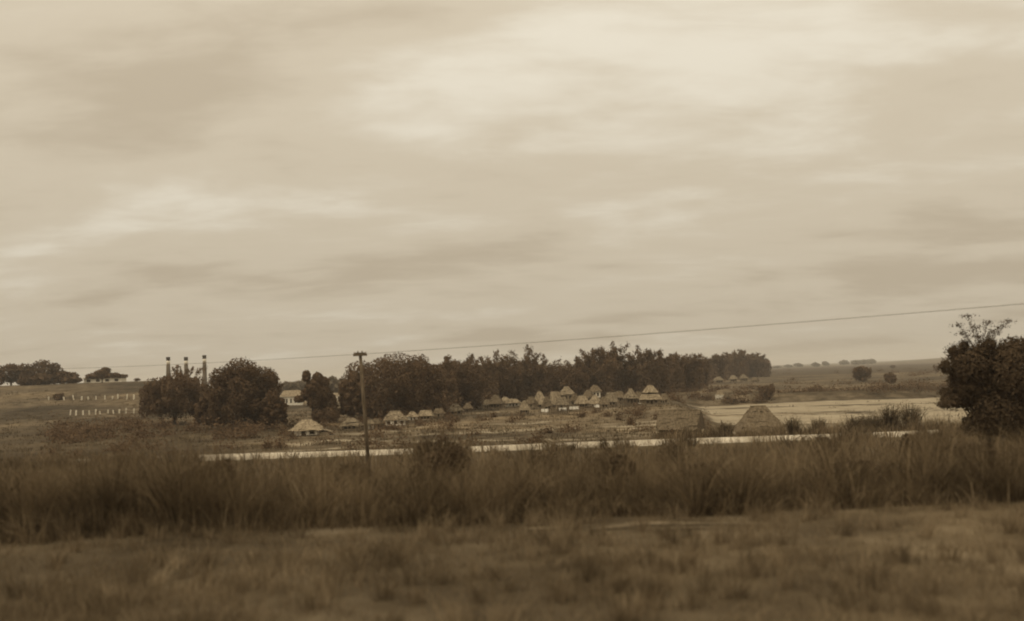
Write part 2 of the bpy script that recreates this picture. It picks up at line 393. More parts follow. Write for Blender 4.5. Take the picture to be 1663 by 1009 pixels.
# tall reed bank in front of the road
def reed_field():
    r = np.random.default_rng(11); P = []
    # front rank along the terrace lip
    n = 560; cx = r.uniform(-20, 20, n); cy = 23.2 + np.abs(r.normal(0, 2.2, n)) + .35 * np.sin(cx / 2.1) + .3 * np.sin(cx / .9)
    cy -= .9 * smooth(2, 9, -cx)
    hm = 1.10 + .30 * lump(cx, cy, 1.1, .4) + r.normal(0, .22, n) + .42 * smooth(5.2, 7.5, -cx) + .25 * smooth(8.0, 9.5, cx)
    P.append(tufts(cx, cy, 85, hm, .8, 21, .022, .85, hs=.32))
    n = 320; cx = r.uniform(-18, 18, n); cy = 22.6 + np.abs(r.normal(0, .8, n)) - .9 * smooth(2, 9, -cx)
    P.append(tufts(cx, cy, 40, .55 + .3 * lump(cx, cy, 1.1, 2), .7, 25, .022, 1.1, hs=.35))
    # straw plumes and stray tall stems that break the top line
    n = 620; cx = r.uniform(-17, 17, n); cy = r.uniform(23, 31, n); keep = lump(cx, cy, 1.7, 3) > -.1; cx, cy = cx[keep], cy[keep]
    v, q, a = tufts(cx, cy, 5, 1.55 + .25 * r.normal(0, 1, len(cx)), .5, 27, .03, .38, hs=.2); P.append((v, q, .55 + .45 * a))
    # slope behind it
    n = 620; cy = r.uniform(26, 52, n); cx = r.uniform(-.62, .62, n) * cy
    P.append(tufts(cx, cy, 48, 1.55 + .3 * lump(cx, cy, 5, 1), 1.3, 31, .034, .5))
    # down to the road verge
    n = 900; cy = r.uniform(50, 91, n); cx = r.uniform(-.56, .56, n) * cy
    P.append(tufts(cx, cy, 22, 1.15 + .3 * lump(cx, cy, 8, 1), 1.6, 41, .06, .45, nseg=2))
    # verge tufts this side of the road: thick where the road drops out of sight
    vx = np.concatenate([r.uniform(-60, -26.5, 330), r.uniform(-8.0, -4.2, 26), r.uniform(2.2, 4.8, 12), r.uniform(7, 9.5, 7), r.uniform(12.5, 15.2, 14),
                         r.uniform(26.5, 29.5, 18), r.uniform(34.8, 60, 240), r.uniform(-26, 35, 18)])
    vy = 91.3 + r.normal(0, .5, len(vx)) + np.where(vx < 0, .0006 * vx * vx, 0)
    P.append(tufts(vx, vy, 26, 1.05 + .35 * r.normal(0, 1, len(vx)) * .6, 1.3, 43, .075, .6, nseg=2))
    # ragged growth beyond the road by the near roofs and the sand
    vx = np.concatenate([r.uniform(13, 44, 330), r.uniform(26, 40, 120)]); vy = r.uniform(98.5, 106, len(vx))
    P.append(tufts(vx, vy, 20, 1.0 + .5 * lump(vx, vy * .2, 1.2, .5) + r.normal(0, .3, len(vx)), 1.2, 44, .075, .55, nseg=2))
    return P
P = reed_field()
P3 = [p for p in P]
V, Qd, A = join(P3)
tag(link('tall_grass', np_mesh('tall_grass', V, Qd, attr={'rnd': A}), M['reed']), 'tall dry reed grass covering the bank below the road', 'grass', kind='stuff')

# short grass of the near terrace
r = np.random.default_rng(5)
n = 2600; cy = r.uniform(9.5, 23.0, n); cx = r.uniform(-.66, .66, n) * (cy + 2)
keep = (np.abs(cy - 21.2) > .3) | (r.uniform(0, 1, n) < .45)
cx, cy = cx[keep], cy[keep]
hm = .20 + .10 * lump(cx, cy, 1.9, .5) + .10 * (lump(cx, cy, 4, 2) > .35)
p1 = tufts(cx, cy, 26, np.maximum(hm, .08), .75, 51, .014, .7, nseg=2)
n = 230; cy2 = r.uniform(13, 22.4, n); cx2 = r.uniform(-.6, .6, n) * cy2
p2 = tufts(cx2, cy2, 45, .42 + .12 * lump(cx2, cy2, 2), .35, 61, .016, .45, nseg=2)
V, Qd, A = join([p1, p2])
tag(link('short_grass', np_mesh('short_grass', V, Qd, attr={'rnd': A}), M['turf']), 'short rough grass on the near terrace', 'grass', kind='stuff')

# weeds and rough pasture around the village and on the slopes
r = np.random.default_rng(6)
n = 9000; cy = r.uniform(99, 300, n) ; cx = r.uniform(-.58, .58, n) * cy
xb = 17 + (cy - 110) * .12
keep = ~((cx > xb + 5) & (cy > 138) & (cy < 258)) | (r.uniform(0, 1, n) < .06)
keep &= (lump(cx, cy, 7, .8) > -.25) | (r.uniform(0, 1, n) < .25)
cx, cy = cx[keep], cy[keep]
V, Qd, A = tufts(cx, cy, 9, .38 + .22 * lump(cx, cy, 11, 3), 1.6, 71, .12, .5, nseg=1)
tag(link('weeds', np_mesh('weeds', V, Qd, attr={'rnd': A}), M['weed']), 'low weeds and rough pasture around the village', 'weeds', kind='stuff')

# ------------------------------------------------------------------ foliage
def leaf_quads(P, nrm, s, asp, r, hang=0.0):
    """diamond leaves at P with normals nrm"""
    N = len(P)
    u = r.normal(0, 1, (N, 3)); u[:, 2] -= hang
    nrm = nrm / np.maximum(np.linalg.norm(nrm, axis=1, keepdims=True), 1e-6)
    u -= nrm * np.sum(u * nrm, 1, keepdims=True); u /= np.maximum(np.linalg.norm(u, axis=1, keepdims=True), 1e-6)
    v = np.cross(nrm, u); s = np.asarray(s).reshape(-1, 1) * np.ones((N, 1))
    V = np.stack([P - u * s, P - v * s * asp + u * s * .15, P + u * s, P + v * s * asp + u * s * .15], 1).reshape(-1, 3)
    return V, np.arange(N * 4).reshape(N, 4)

def lobed_crown(lobes, n, leaf, seed, asp=.6, hang=.3, fill=.45, zmin=0.1):
    r = np.random.default_rng(seed)
    lobes = np.asarray(lobes, float); C, R = lobes[:, :3], lobes[:, 3:6]
    wgt = (R[:, 0] * R[:, 2]) ** 1.0; k = r.choice(len(lobes), n, p=wgt / wgt.sum())
    d = r.normal(0, 1, (n, 3)); d /= np.linalg.norm(d, axis=1, keepdims=True)
    rr = 1 - fill * r.uniform(0, 1, n) ** 2.2 + r.normal(0, .035, n)
    # clumpy surface
    bump = .07 * np.sin(d[:, 0] * 5 + k * 1.7) * np.sin(d[:, 1] * 5 + k) + .05 * np.sin(d[:, 2] * 9 + d[:, 0] * 7 + k * .6)
    P = C[k] + d * R[k] * (rr + bump)[:, None]
    nrm = d / R[k]; nrm /= np.linalg.norm(nrm, axis=1, keepdims=True); nrm = nrm * 1.1 + r.normal(0, .55, (n, 3))
    ok = P[:, 2] > zmin; P, nrm, k = P[ok], nrm[ok], k[ok]
    s = leaf * r.uniform(.6, 1.4, len(P))
    V, Qd = leaf_quads(P, nrm, s, asp, r, hang)
    lt = r.uniform(0, 1, len(lobes))
    rnd = np.clip(.35 * lt[k] + .65 * r.uniform(0, 1, len(P)), 0, 1)
    return V, Qd, np.repeat(rnd, 4)

def trunk_mesh(h, rad, limbs, seed, lean=(0, 0), split=.45):
    rd = random.Random(seed); mb = MB()
    top = (lean[0] * h, lean[1] * h, h)
    pts = [(top[0] * t + rd.uniform(-.04, .04) * h * t * .5, top[1] * t, h * t - .15) for t in (0, .15, .4, .7, 1)]
    mb.tube(pts, [rad * 1.5, rad * 1.05, rad * .85, rad * .6, rad * .3], 8)
    for tip in limbs:
        t0 = rd.uniform(split * .7, split * 1.3); b = Vector((top[0] * t0, top[1] * t0, h * t0))
        tip = Vector(tip); mid = b.lerp(tip, .5) + Vector((0, 0, .06 * h))
        mb.tube([b, mid, tip], [rad * .55, rad * .38, rad * .12], 6)
    return mb.mesh('trunk', True)

def round_tree(name, label, cat, loc, W, H, seed, n=18000, leaf=.18, low=.06, group=None, mt='leaf', lobes_n=26, dome=1.0, rz=0, trunkh=.5, asp=.6):
    """broad dense crown (mango-like); W crown width, H total height"""
    r = np.random.default_rng(seed); t = thing(name, label, cat, loc, rz, group)
    lobes = [(0, 0, H * .5, W * .36, W * .34, H * .40)]
    for i in range(lobes_n):
        a = 2 * math.pi * i / lobes_n + r.uniform(-.3, .3); q = r.uniform(.15, 1.0); el = (i * .618) % 1
        zz = H * (low + .17 + (.80 - low - .17) * el); fall = (max(0.03, 1 - abs((zz / H - .42) / .60) ** 2.8)) ** .5 * dome
        rx = W * r.uniform(.10, .17)
        rad = max((W / 2 * fall - rx), 0) * (.88 + .12 * q)
        lobes.append((math.cos(a) * rad, math.sin(a) * rad, zz, rx, rx * r.uniform(.85, 1.1), min(H * .17, rx * .9)))
    lobes.append((W * r.uniform(-.1, .1), 0, H * .84, W * .2, W * .2, H * .16))
    V, Qd, A = lobed_crown(lobes, n, leaf, seed, asp=asp, zmin=H * low)
    link('crown', np_mesh('crown', V, Qd, attr={'rnd': A}), M[mt], t)
    link('trunk', trunk_mesh(H * trunkh, max(.12, W * .03), [(l[0] * .8, l[1] * .8, l[2]) for l in lobes[1:9]], seed), M['bark'], t)
    return t

def bamboo_clump(name, label, cat, loc, W, H, seed, culms=34, per=120, group=None, mt='bamboo', leaf=.34, droop=1.0):
    r = np.random.default_rng(seed); t = thing(name, label, cat, loc, 0, group)
    mb = MB(); LP = []; LN = []
    for c in range(culms):
        a = r.uniform(0, 2 * math.pi); br = r.uniform(0, .16) * W; h = H * r.uniform(.60, .88) if c > 6 else H * r.uniform(.92, 1.06)
        reach = W * r.uniform(.02, .48); az = a + r.normal(0, .5)
        f = lambda q: np.array([math.cos(a) * br + math.cos(az) * reach * q ** 2.2, math.sin(a) * br + math.sin(az) * reach * q ** 2.2,
                                h * (q * 1.06 - .10 * droop * q ** 4 * (1 + 2 * reach / W))])
        qs = np.linspace(0, 1, 7); pts = [f(q) for q in qs]; pts[0][2] -= .2
        mb.tube(pts, list(np.linspace(.06, .012, 7)), 4, cap=False)
        q = r.beta(1.5, 1.0, per) * .94 + .08
        for qq in q:
            p = f(min(qq, 1.0)); sg = (.055 * W * (1.25 - .8 * qq) + .10) * (1 if c > 6 else .75)
            p = p + r.normal(0, 1, 3) * np.array([sg, sg, sg * .9]); 
            if qq > .9: p[2] -= abs(r.normal(0, .35)) * droop; p[:2] += np.array([math.cos(az), math.sin(az)]) * abs(r.normal(0, .3))
            LP.append(p); LN.append(r.normal(0, 1, 3) + np.array([math.cos(az), math.sin(az), .5]) * .8)
    # leafy skirt that closes the clump towards the ground
    k = int(culms * per * .38); a = r.uniform(0, 2 * math.pi, k); zz = r.uniform(.02, .62, k) * H
    rr = W * .5 * (.80 - .25 * np.abs(zz / H - .35)) * np.sqrt(r.uniform(.25, 1, k)) * (1 + .15 * np.sin(a * 5 + seed) )
    S = np.stack([np.cos(a) * rr, np.sin(a) * rr, zz], -1)
    LP = np.concatenate([np.array(LP), S]); LN = np.concatenate([np.array(LN), np.stack([np.cos(a), np.sin(a), .4 + 0 * a], -1) + r.normal(0, .5, (k, 3))])
    ok = LP[:, 2] > .1; LP, LN = LP[ok], LN[ok]
    V, Qd = leaf_quads(LP, LN, leaf * r.uniform(.6, 1.5, len(LP)), .34, r, hang=1.2)
    link('crown', np_mesh('crown', V, Qd, attr={'rnd': np.repeat(r.uniform(0, 1, len(LP)), 4)}), M[mt], t)
    link('culms', mb.mesh('culms', True), M['culm'], t)
    return t

def px_size(loc, D, px): return px * D / FPX

def bush(name, label, cat, cx, base, wpx, hpx, seed, dmin=100, n=700, mt='leaf', group=None, D=None, leaf=None, top=None):
    p, d = ground_at(cx, base, dmin)
    if D is not None: p = at(cx, base, D); p[2] = float(terrain(p[0], p[1])); d = D
    W, H = wpx * d / FPX, hpx * d / FPX
    if top is not None: H = max(.4, at(cx, top, d)[2] - p[2])
    r = np.random.default_rng(seed); t = thing(name, label, cat, p, 0, group)
    lobes = [(0, 0, H * .45, W * .36, W * .33, H * .42)]
    for i in range(7):
        a = r.uniform(0, 6.28); lobes.append((math.cos(a) * W * .27, math.sin(a) * W * .27, H * r.uniform(.25, .72), W * r.uniform(.14, .22), W * .18, H * r.uniform(.18, .26)))
    V, Qd, A = lobed_crown(lobes, n, leaf or max(.12, W * .07), seed, zmin=.02)
    link('crown', np_mesh('crown', V, Qd, attr={'rnd': A}), M[mt], t)
    mb = MB()
    for i in range(4):
        a = r.uniform(0, 6.28); mb.tube([(0, 0, -.1), (math.cos(a) * W * .1, math.sin(a) * W * .1, H * .3), (math.cos(a) * W * .2, math.sin(a) * W * .2, H * .65)], [.02 * W, .014 * W, .005 * W], 5)
    link('stem', mb.mesh('stem', True), M['bark'], t)
    return t

# ---- trees of the left group
def tree_px(cx, top, base, dmin=100):
    p, d = ground_at(cx, base, dmin); return p, d, (base - top) * d / FPX
p, d, H = tree_px(284, 606, 689); round_tree('mango_tree', 'broad dark rounded tree with short trunk at the left, right of the pasture fences', 'tree', p, 122 * d / FPX, H, 101, n=24000, low=.10)
p, d, H = tree_px(398, 582, 698); round_tree('mango_tree', 'tallest dark domed tree of the left group, left of the gap with far houses', 'tree', p, 130 * d / FPX, H, 102, n=27000, low=.03)
p, d, H = tree_px(345, 634, 697); round_tree('mango_tree', 'low dark tree filling the space between the two big left trees', 'tree', p, 60 * d / FPX, H, 103, n=10000, low=.02)
p, d, H = tree_px(445, 634, 697); round_tree('mango_tree', 'low dark tree at the right foot of the tallest left tree', 'tree', p, 48 * d / FPX, H, 104, n=8000, low=.02)
# thin feathery tree above the first one
p = at(306, 660, 235.0); p[2] = float(terrain(p[0], p[1])); H = at(306, 586, 235.0)[2] - p[2]
bamboo_clump('feathery_tree', 'thin feathery treetop rising between the left and middle smokestacks', 'tree', p, 6.4, H, 105, culms=16, per=70, mt='bamboo', leaf=.36)
# irregular tree beside the gap
p, d, H = tree_px(512, 601, 688)
t = thing('gap_tree', 'irregular pointed dark tree alone in the gap behind the nearest hut', 'tree', p)
s_ = d / FPX
def L_(x, y, rx, rz): return ((x - 512) * s_, random.uniform(-.8, .8), (688 - y) * s_, rx * s_, rx * s_, rz * s_)
lob = [L_(501, 611, 7, 9), L_(519, 616, 9, 10), L_(512, 630, 14, 13), L_(524, 640, 16, 16), L_(489, 648, 9, 6), L_(533, 658, 15, 17),
       L_(514, 652, 14, 15), L_(540, 674, 13, 13), L_(522, 675, 15, 13), L_(500, 640, 10, 9), L_(529, 622, 8, 9)]
V, Qd, A = lobed_crown(lob, 12000, .20, 106, zmin=.1)
link('crown', np_mesh('crown', V, Qd, attr={'rnd': A}), M['leaf'], t)
link('trunk', trunk_mesh(5.5, .28, [(l[0], l[1], l[2]) for l in lob[:6]], 106, lean=(-.12, 0)), M['bark'], t)

# ---- the grove: rounded trees then bamboo clumps
def base_y(x): return float(np.interp(x, [560, 640, 700, 740, 780, 850, 950, 1050, 1120, 1160, 1200, 1245], [687, 684, 679, 669, 658, 654, 649, 645, 636, 622, 615, 612]))
grove = [(575, 606, 42, 'low dark shoulder tree at the left end of the grove, beside the utility pole'),
         (632, 578, 132, 'broad dome-shaped tree at the left end of the grove, behind the utility pole'),
         (683, 579, 78, 'dark rounded tree right of the broad dome tree, second hump of the grove'),
         (737, 589, 92, 'dark rounded tree below the first feathery bamboo tips of the grove'),
         (800, 590, 90, 'rounded tree in the left middle of the grove, behind the cone roof'),
         (905, 592, 92, 'lowest dark tree in the dip at the middle of the grove'),]
for i, (x, ty, wp, lab) in enumerate(grove):
    p, d, H = tree_px(x, ty, base_y(x)); W = wp * d / FPX
    k = (d + W * .5 + 3) / d; p = np.array([p[0] * k, p[1] * k, 0.0]); p[2] = float(terrain(p[0], p[1])); H *= k; W *= k
    round_tree('mango_tree', lab, 'tree', p, W * 1.22, H, 120 + i, n=26000 if wp > 80 else 12000, leaf=.18, low=.02, group='rounded trees of the grove')
bam = [(728, 577, 30), (746, 580, 26), (764, 574, 34), (799, 571, 36), (829, 576, 34), (856, 563, 44), (878, 578, 36), (938, 580, 36),
       (962, 562, 38), (983, 561, 40), (1002, 556, 38), (1022, 573, 36), (1049, 561, 40), (1068, 568, 36), (1094, 570, 38), (1119, 572, 36),
       (1136, 580, 24), (1159, 575, 30), (1183, 572, 34), (1198, 569, 32), (1214, 571, 30), (1236, 576, 26)]
ordn = ['first', 'second', 'third', 'fourth', 'fifth', 'sixth', 'seventh', 'eighth', 'ninth', 'tenth', 'eleventh']
nb = len(bam)
for i, (x, ty, wp) in enumerate(bam):
    p, d, H = tree_px(x, ty, base_y(x)); W = wp * d / FPX
    sh = (i % 3) * 2.5 + W * .5 + 2.5; k = (d + sh) / d
    p = np.array([p[0] * k, p[1] * k, 0]); p[2] = float(terrain(p[0], p[1])); H = H * k
    if i < nb // 2: lab = f'feathery bamboo clump, {ordn[i]} from the left among the plumes of the grove'
    else: lab = f'feathery bamboo clump, {ordn[nb - 1 - i]} from the right end of the grove'
    bamboo_clump('bamboo_clump', lab, 'bamboo', p, W * 1.55, H, 200 + i, culms=34, per=190, group='bamboo clumps of the grove', leaf=.27 * d / 230)

# ---- far trees in the gap and along the horizon
far = [(470, 620, 648, 34, 'far hazy tree beside the tallest left tree, above the far house'), (492, 617, 646, 40, 'far hazy tree behind the pointed gap tree'),
       (541, 612, 648, 30, 'far hazy tree right of the pointed gap tree'), (558, 615, 648, 26, 'far hazy tree next to the left end of the grove')]
for i, (x, ty, by, wp, lab) in enumerate(far):
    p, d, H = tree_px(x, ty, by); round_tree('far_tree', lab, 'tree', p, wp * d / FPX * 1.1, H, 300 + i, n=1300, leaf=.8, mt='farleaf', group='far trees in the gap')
hz = [(1262, 594, 14, 'left'), (1281, 592, 9, ''), (1297, 590, 14, ''), (1325, 587, 9, ''), (1341, 586, 10, ''), (1371, 585, 11, ''), (1389, 583, 13, ''), (1402, 583, 12, ''), (1416, 583, 14, '')]
for i, (x, ty, wp, _) in enumerate(hz):
    D = 1900 + 80 * (i % 3); b = at(x, 600, D); zt = at(x, ty, D)[2]; b[2] = float(terrain(b[0], b[1]))
    lab = f'tiny hazy tree on the right horizon, {ordn[i]} from the left between grove and ridge'
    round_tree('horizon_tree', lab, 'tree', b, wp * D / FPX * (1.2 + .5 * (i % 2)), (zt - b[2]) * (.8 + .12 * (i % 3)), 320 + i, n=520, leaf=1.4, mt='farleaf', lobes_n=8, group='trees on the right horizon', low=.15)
# ---- hilltop trees on the left
for i, (x, ty, by, wp, lab, low) in enumerate([
        (68, 585, 624, 74, 'blurred bushy tree on the left hilltop at the edge of the photo', .0),
        (18, 588, 624, 60, 'bushy tree on the left hilltop cut by the edge of the view', .0),
        (104, 603, 623, 48, 'low bush-like tree on the left hilltop, right of the bushy edge tree', .02)]):
    p, d = ground_at(x, by, 150); d = min(d, 345.0); p = at(x, by, d); p[2] = float(terrain(p[0], p[1])) - .1
    round_tree('hill_tree', lab, 'tree', p, wp * d / FPX, (by - ty) * d / FPX + .3, 340 + i, n=2600, leaf=.4, low=low, group='trees on the left hilltop')
p = at(166, 622, 338.0); p[2] = float(terrain(p[0], p[1])) - .1
t = thing('umbrella_tree', 'flat-topped spreading tree on the left hilltop above the low white shed', 'tree', p); s_ = 338.0 / FPX
lob = [((x - 166) * s_, 0, (622 - y) * s_, rx * s_, rx * s_ * .8, rz * s_) for x, y, rx, rz in
       [(152, 610, 13, 4), (166, 605, 12, 5), (172, 601, 8, 4.5), (182, 610, 14, 4), (198, 612, 9, 3.2), (160, 612, 10, 3.5), (146, 612, 6, 3)]]
V, Qd, A = lobed_crown(lob, 2200, .34, 350)
link('crown', np_mesh('crown', V, Qd, attr={'rnd': A}), M['leaf'], t)
link('trunk', trunk_mesh(2.6, .3, [(l[0], 0, l[2]) for l in lob[:5]], 350), M['bark'], t)
bush('shrub', 'small dark shrub on the left hilltop between the umbrella tree and the mango tree', 'shrub', 222, 622, 14, 6, 352, dmin=300, D=338.0, n=300)
bush('shrub', 'dark shrub on the left pasture slope above the lower fence', 'shrub', 95, 650, 24, 12, 353, n=600)
bush('shrub', 'dark hedge-like shrub at the foot of the bushy edge tree on the left hilltop', 'shrub', 62, 623, 70, 20, 354, D=343.0, n=1500)
bush('shrub', 'dark hedge-like shrub under the low tree left of the umbrella tree', 'shrub', 112, 623, 44, 13, 355, D=343.0, n=900)
# ---- bushes on the right
bush('shrub', 'dark round bush at the river bend by the right end of the grove', 'shrub', 1246, 650, 28, 27, 360, n=1200)
bush('shrub', 'wide dark bush in the far field below the horizon trees', 'shrub', 1402, 620, 36, 28, 361, n=900)
bush('shrub', 'round dark bush in the far field, right of the wide bush', 'shrub', 1447, 624, 24, 22, 362, n=800)
bush('shrub', 'small dark bush on the skyline left of the pale ridge', 'shrub', 1449, 591, 11, 6, 363, n=250, D=900.0)
bush('shrub', 'small dark bush against the pale ridge beside the big right tree', 'shrub', 1519, 591, 12, 18, 364, n=300, D=500.0)
# scrub along the far river bank and at the foot of the left trees
def scrub(name, label, pts, n, hh, seed, leaf=.22, mt='leaf'):
    r = np.random.default_rng(seed); Vs = []; k = r.integers(0, len(pts), n); C = np.array(pts)[k]
    x = C[:, 0] + r.normal(0, 1, n) * C[:, 2]; y = C[:, 1] + r.normal(0, 1, n) * C[:, 2]
    z = terrain(x, y) + np.abs(r.normal(0, .5, n)) * hh * (1 + .6 * lump(x, y, 2.2, seed))
    P = np.stack([x, y, z], -1); nr_ = r.normal(0, .7, (n, 3)) + np.array([0, -.3, .9])
    V, Qd = leaf_quads(P, nr_, leaf * r.uniform(.6, 1.4, n), .6, r)
    tag(link(name, np_mesh(name, V, Qd, attr={'rnd': np.repeat(r.uniform(0, 1, n), 4)}), M[mt]), label, 'scrub', kind='stuff')
r = np.random.default_rng(44)
pts = [(x, 268 + 3 * math.sin(x / 9), 1.6) for x in np.arange(62, 150, 2.1) if math.sin(x * 1.3) > -.6]
for i in range(30):
    p, d = ground_at(r.uniform(1085, 1240), r.uniform(628, 656)); pts.append((p[0], p[1], r.uniform(.4, 1.5)))
for i in range(26):
    p, d = ground_at(r.uniform(1255, 1530), r.uniform(598, 640)); pts.append((p[0], p[1], r.uniform(.8, 2.5)))
scrub('riverbank_scrub', 'dark low scrub along the far bank of the sandy river', pts, 15000, 1.3, 45)
pts = []
for i in range(46):
    x = r.uniform(90, 480); p, d = ground_at(x, r.uniform(686, 722 - max(0, x - 300) * .10)); pts.append((p[0], p[1], r.uniform(.5, 1.5)))
scrub('hillfoot_scrub', 'dark low scrub at the foot of the left trees', pts, 14000, 1.5, 46, leaf=.16)
pts = []
for i in range(90):
    x = r.uniform(575, 1240); p, d = ground_at(x, base_y(x)); pts.append((p[0], p[1] + 5.0, 1.4))
scrub('grove_undergrowth', 'dark undergrowth at the foot of the grove behind the huts', pts, 16000, 3.0, 47, leaf=.3)

pts = []
for i in range(85):
    x = r.uniform(-46, 24); y = r.uniform(104, 182); pts.append((x, y, r.uniform(.25, .9)))
scrub('field_scrub', 'scattered low dark scrub on the rough field before the village', pts, 15000, 1.1, 49, leaf=.13)

# ------------------------------------------------------------------ big tree on the right edge
D = 50.0; b = at(1606, 700, D); b[2] = float(terrain(b[0], b[1])); s_ = D / FPX
t = thing('roadside_tree', 'large dark bushy tree with thin feathery top at the right edge', 'tree', b)
def RP(x, y, dy=0.0): q = at(x, y, D + dy) - b; return (float(q[0]), float(q[1]), float(q[2]))
lob = []
for x, y, rx, rz in [(1575, 600, 32, 28), (1610, 590, 34, 26), (1560, 580, 18, 13), (1596, 640, 40, 36), (1556, 648, 28, 14), (1640, 610, 40, 45), (1620, 670, 40, 34),
                     (1575, 625, 34, 30), (1548, 570, 9, 7), (1566, 562, 8, 8), (1606, 560, 11, 9), (1535, 596, 8, 10), (1538, 636, 10, 5), (1650, 570, 30, 22), (1590, 572, 16, 12), (1650, 680, 40, 40), (1540, 656, 16, 7), (1600, 690, 36, 22)]:
    q = RP(x, y, random.uniform(-.8, .8)); lob.append((*q, rx * s_, rx * s_ * .9, rz * s_))
V, Qd, A = lobed_crown(lob, 30000, .085, 400, zmin=-.2, asp=.45)
LP = []; limbs = []
for l in lob:
    for q in range(70):
        dv = rng.normal(0, 1, 3); dv /= np.linalg.norm(dv); c0 = np.array(l[:3]) + dv * np.array(l[3:6]) * rng.uniform(.9, 1.35)
        for z in range(4): LP.append(c0 + rng.normal(0, .06, 3))
for (x, y) in [(1572, 512), (1556, 527), (1584, 530), (1604, 523), (1612, 538), (1590, 546), (1561, 540), (1600, 556), (1625, 530), (1640, 520)]:
    tip = np.array(RP(x, y, random.uniform(-.4, .4))); root = np.array(RP(1592, 580)); limbs.append((root, tip))
    for q in np.linspace(.45, 1, 60):
        c = root * (1 - q) + tip * q + np.array([0, 0, .12 * math.sin(q * 3)]); LP.append(c + np.random.default_rng(int(q * 999)).normal(0, 1, 3) * (.05 + .12 * (1 - q)))
    for q in range(46):
        LP.append(tip + rng.normal(0, 1, 3) * np.array([.20, .15, .05]) + np.array([0, 0, -.03]))
LP = np.array(LP); V2, Q2 = leaf_quads(LP, rng.normal(0, 1, LP.shape), .055, .4, rng, .4)
Vc, Qc, Ac = join([(V, Qd, A), (V2, Q2, rng.uniform(0, 1, len(V2)))])
link('crown', np_mesh('crown', Vc, Qc, attr={'rnd': Ac}), M['darkleaf'], t)
mb = MB(); mb.tube([(0, 0, -.3), (.05, 0, 1.2), (-.1, 0, 2.4), RP(1592, 580)], [.16, .12, .09, .04], 7)
for ro, ti in limbs: mb.tube([tuple(ro), tuple((ro + ti) / 2 + np.array([0, 0, .08])), tuple(ti)], [.022, .014, .006], 5)
for l in lob[:9]: mb.tube([(0, 0, 1.0), (l[0] * .5, l[1] * .5, (1 + l[2]) / 2 + .1), l[:3]], [.06, .04, .015], 5)
link('trunk', mb.mesh('trunk', True), M['bark'], t)

# ------------------------------------------------------------------ reeds that stand out above the bank
def reed_clump(label, cx, top, D, wpx, seed, n=150, base_h=None):
    q = at(cx, 700, D); z0 = float(terrain(q[0], q[1])); H = at(cx, top, D)[2] - z0; W = wpx * D / FPX
    t = thing('reed_clump', label, 'reeds', (q[0], q[1], z0), 0, 'tall reeds standing above the bank')
    r = np.random.default_rng(seed); n = n * 3
    a = r.uniform(0, 6.28, n); rad = np.abs(r.normal(0, .42, n)) * W * .5
    base = np.stack([np.cos(a) * rad, np.sin(a) * rad, np.full(n, -.05)], -1); base[:, 2] += terrain(base[:, 0] + q[0], base[:, 1] + q[1]) - z0
    hh = H * np.clip(r.normal(.68, .2, n), .25, 1.04); ln = np.abs(r.normal(.22, .2, n)) * hh
    V, Qd = blades(base, hh, np.stack([np.cos(a) * ln, np.sin(a) * ln], -1), r.uniform(.6, 1.3, n) * max(.028, D * .0009), 3, seed)
    link('stalks', np_mesh('stalks', V, Qd, attr={'rnd': per_blade(r.uniform(0, .8, n), 3)}), M['reed'], t)
    m2 = n * 2; k = r.integers(0, n, m2); q_ = r.uniform(.55, 1.02, m2)
    b2 = base[k] + np.stack([np.cos(a[k]) * ln[k] * q_ ** 2, np.sin(a[k]) * ln[k] * q_ ** 2, hh[k] * q_ * .97], -1)
    a2 = r.uniform(0, 6.28, m2); l2 = r.uniform(.12, .3, m2) * H * .6
    V, Qd = blades(b2, l2 * .5, np.stack([np.cos(a2) * l2, np.sin(a2) * l2], -1), np.full(m2, max(.022, D * .0007)), 2, seed + 1)
    link('leaves', np_mesh('leaves', V, Qd, attr={'rnd': per_blade(r.uniform(0, .7, m2), 2)}), M['reed'], t)
for i, a in enumerate([
        ('dark reed clump hiding the road right of the utility pole', 706, 686, 40, 62, 300),
        ('reed clump breaking the road line below the middle huts', 872, 712, 40, 44, 220),
        ('reed clump hiding the road left of the near thatched roofs', 985, 706, 38, 46, 220),
        ('broad reed clump in front of the left near thatched roof', 1093, 698, 40, 50, 260),
        ('tall reed clump in front of the road, right of the near roofs', 1345, 688, 38, 56, 300),
        ('tall dark reed clump in front of the road beside the big right tree', 1516, 672, 38, 48, 280),
        ('slender reed tuft beyond the road right of the hipped near roof', 1288, 674, 101, 22, 120),
        ('reed tuft beyond the road, right of the slender tuft', 1330, 676, 102, 26, 120),
        ('low reed tuft on the sand edge left of the tall pair', 1392, 670, 102, 34, 150),
        ('bushy reed tuft between the low one and the tall pair', 1418, 668, 101, 26, 130),
        ('left one of the two tallest reed tufts before the pale sand', 1447, 655, 101, 26, 170),
        ('right one of the two tallest reed tufts before the pale sand', 1480, 654, 101, 20, 150),
        ('reed tuft between the two near thatched roofs', 1178, 682, 102, 26, 120),
        ('reed tuft at the road edge in front of the left hut', 535, 724, 60, 14, 70)]):
    reed_clump(a[0], a[1], a[2], a[3], a[4], 500 + i, a[5])

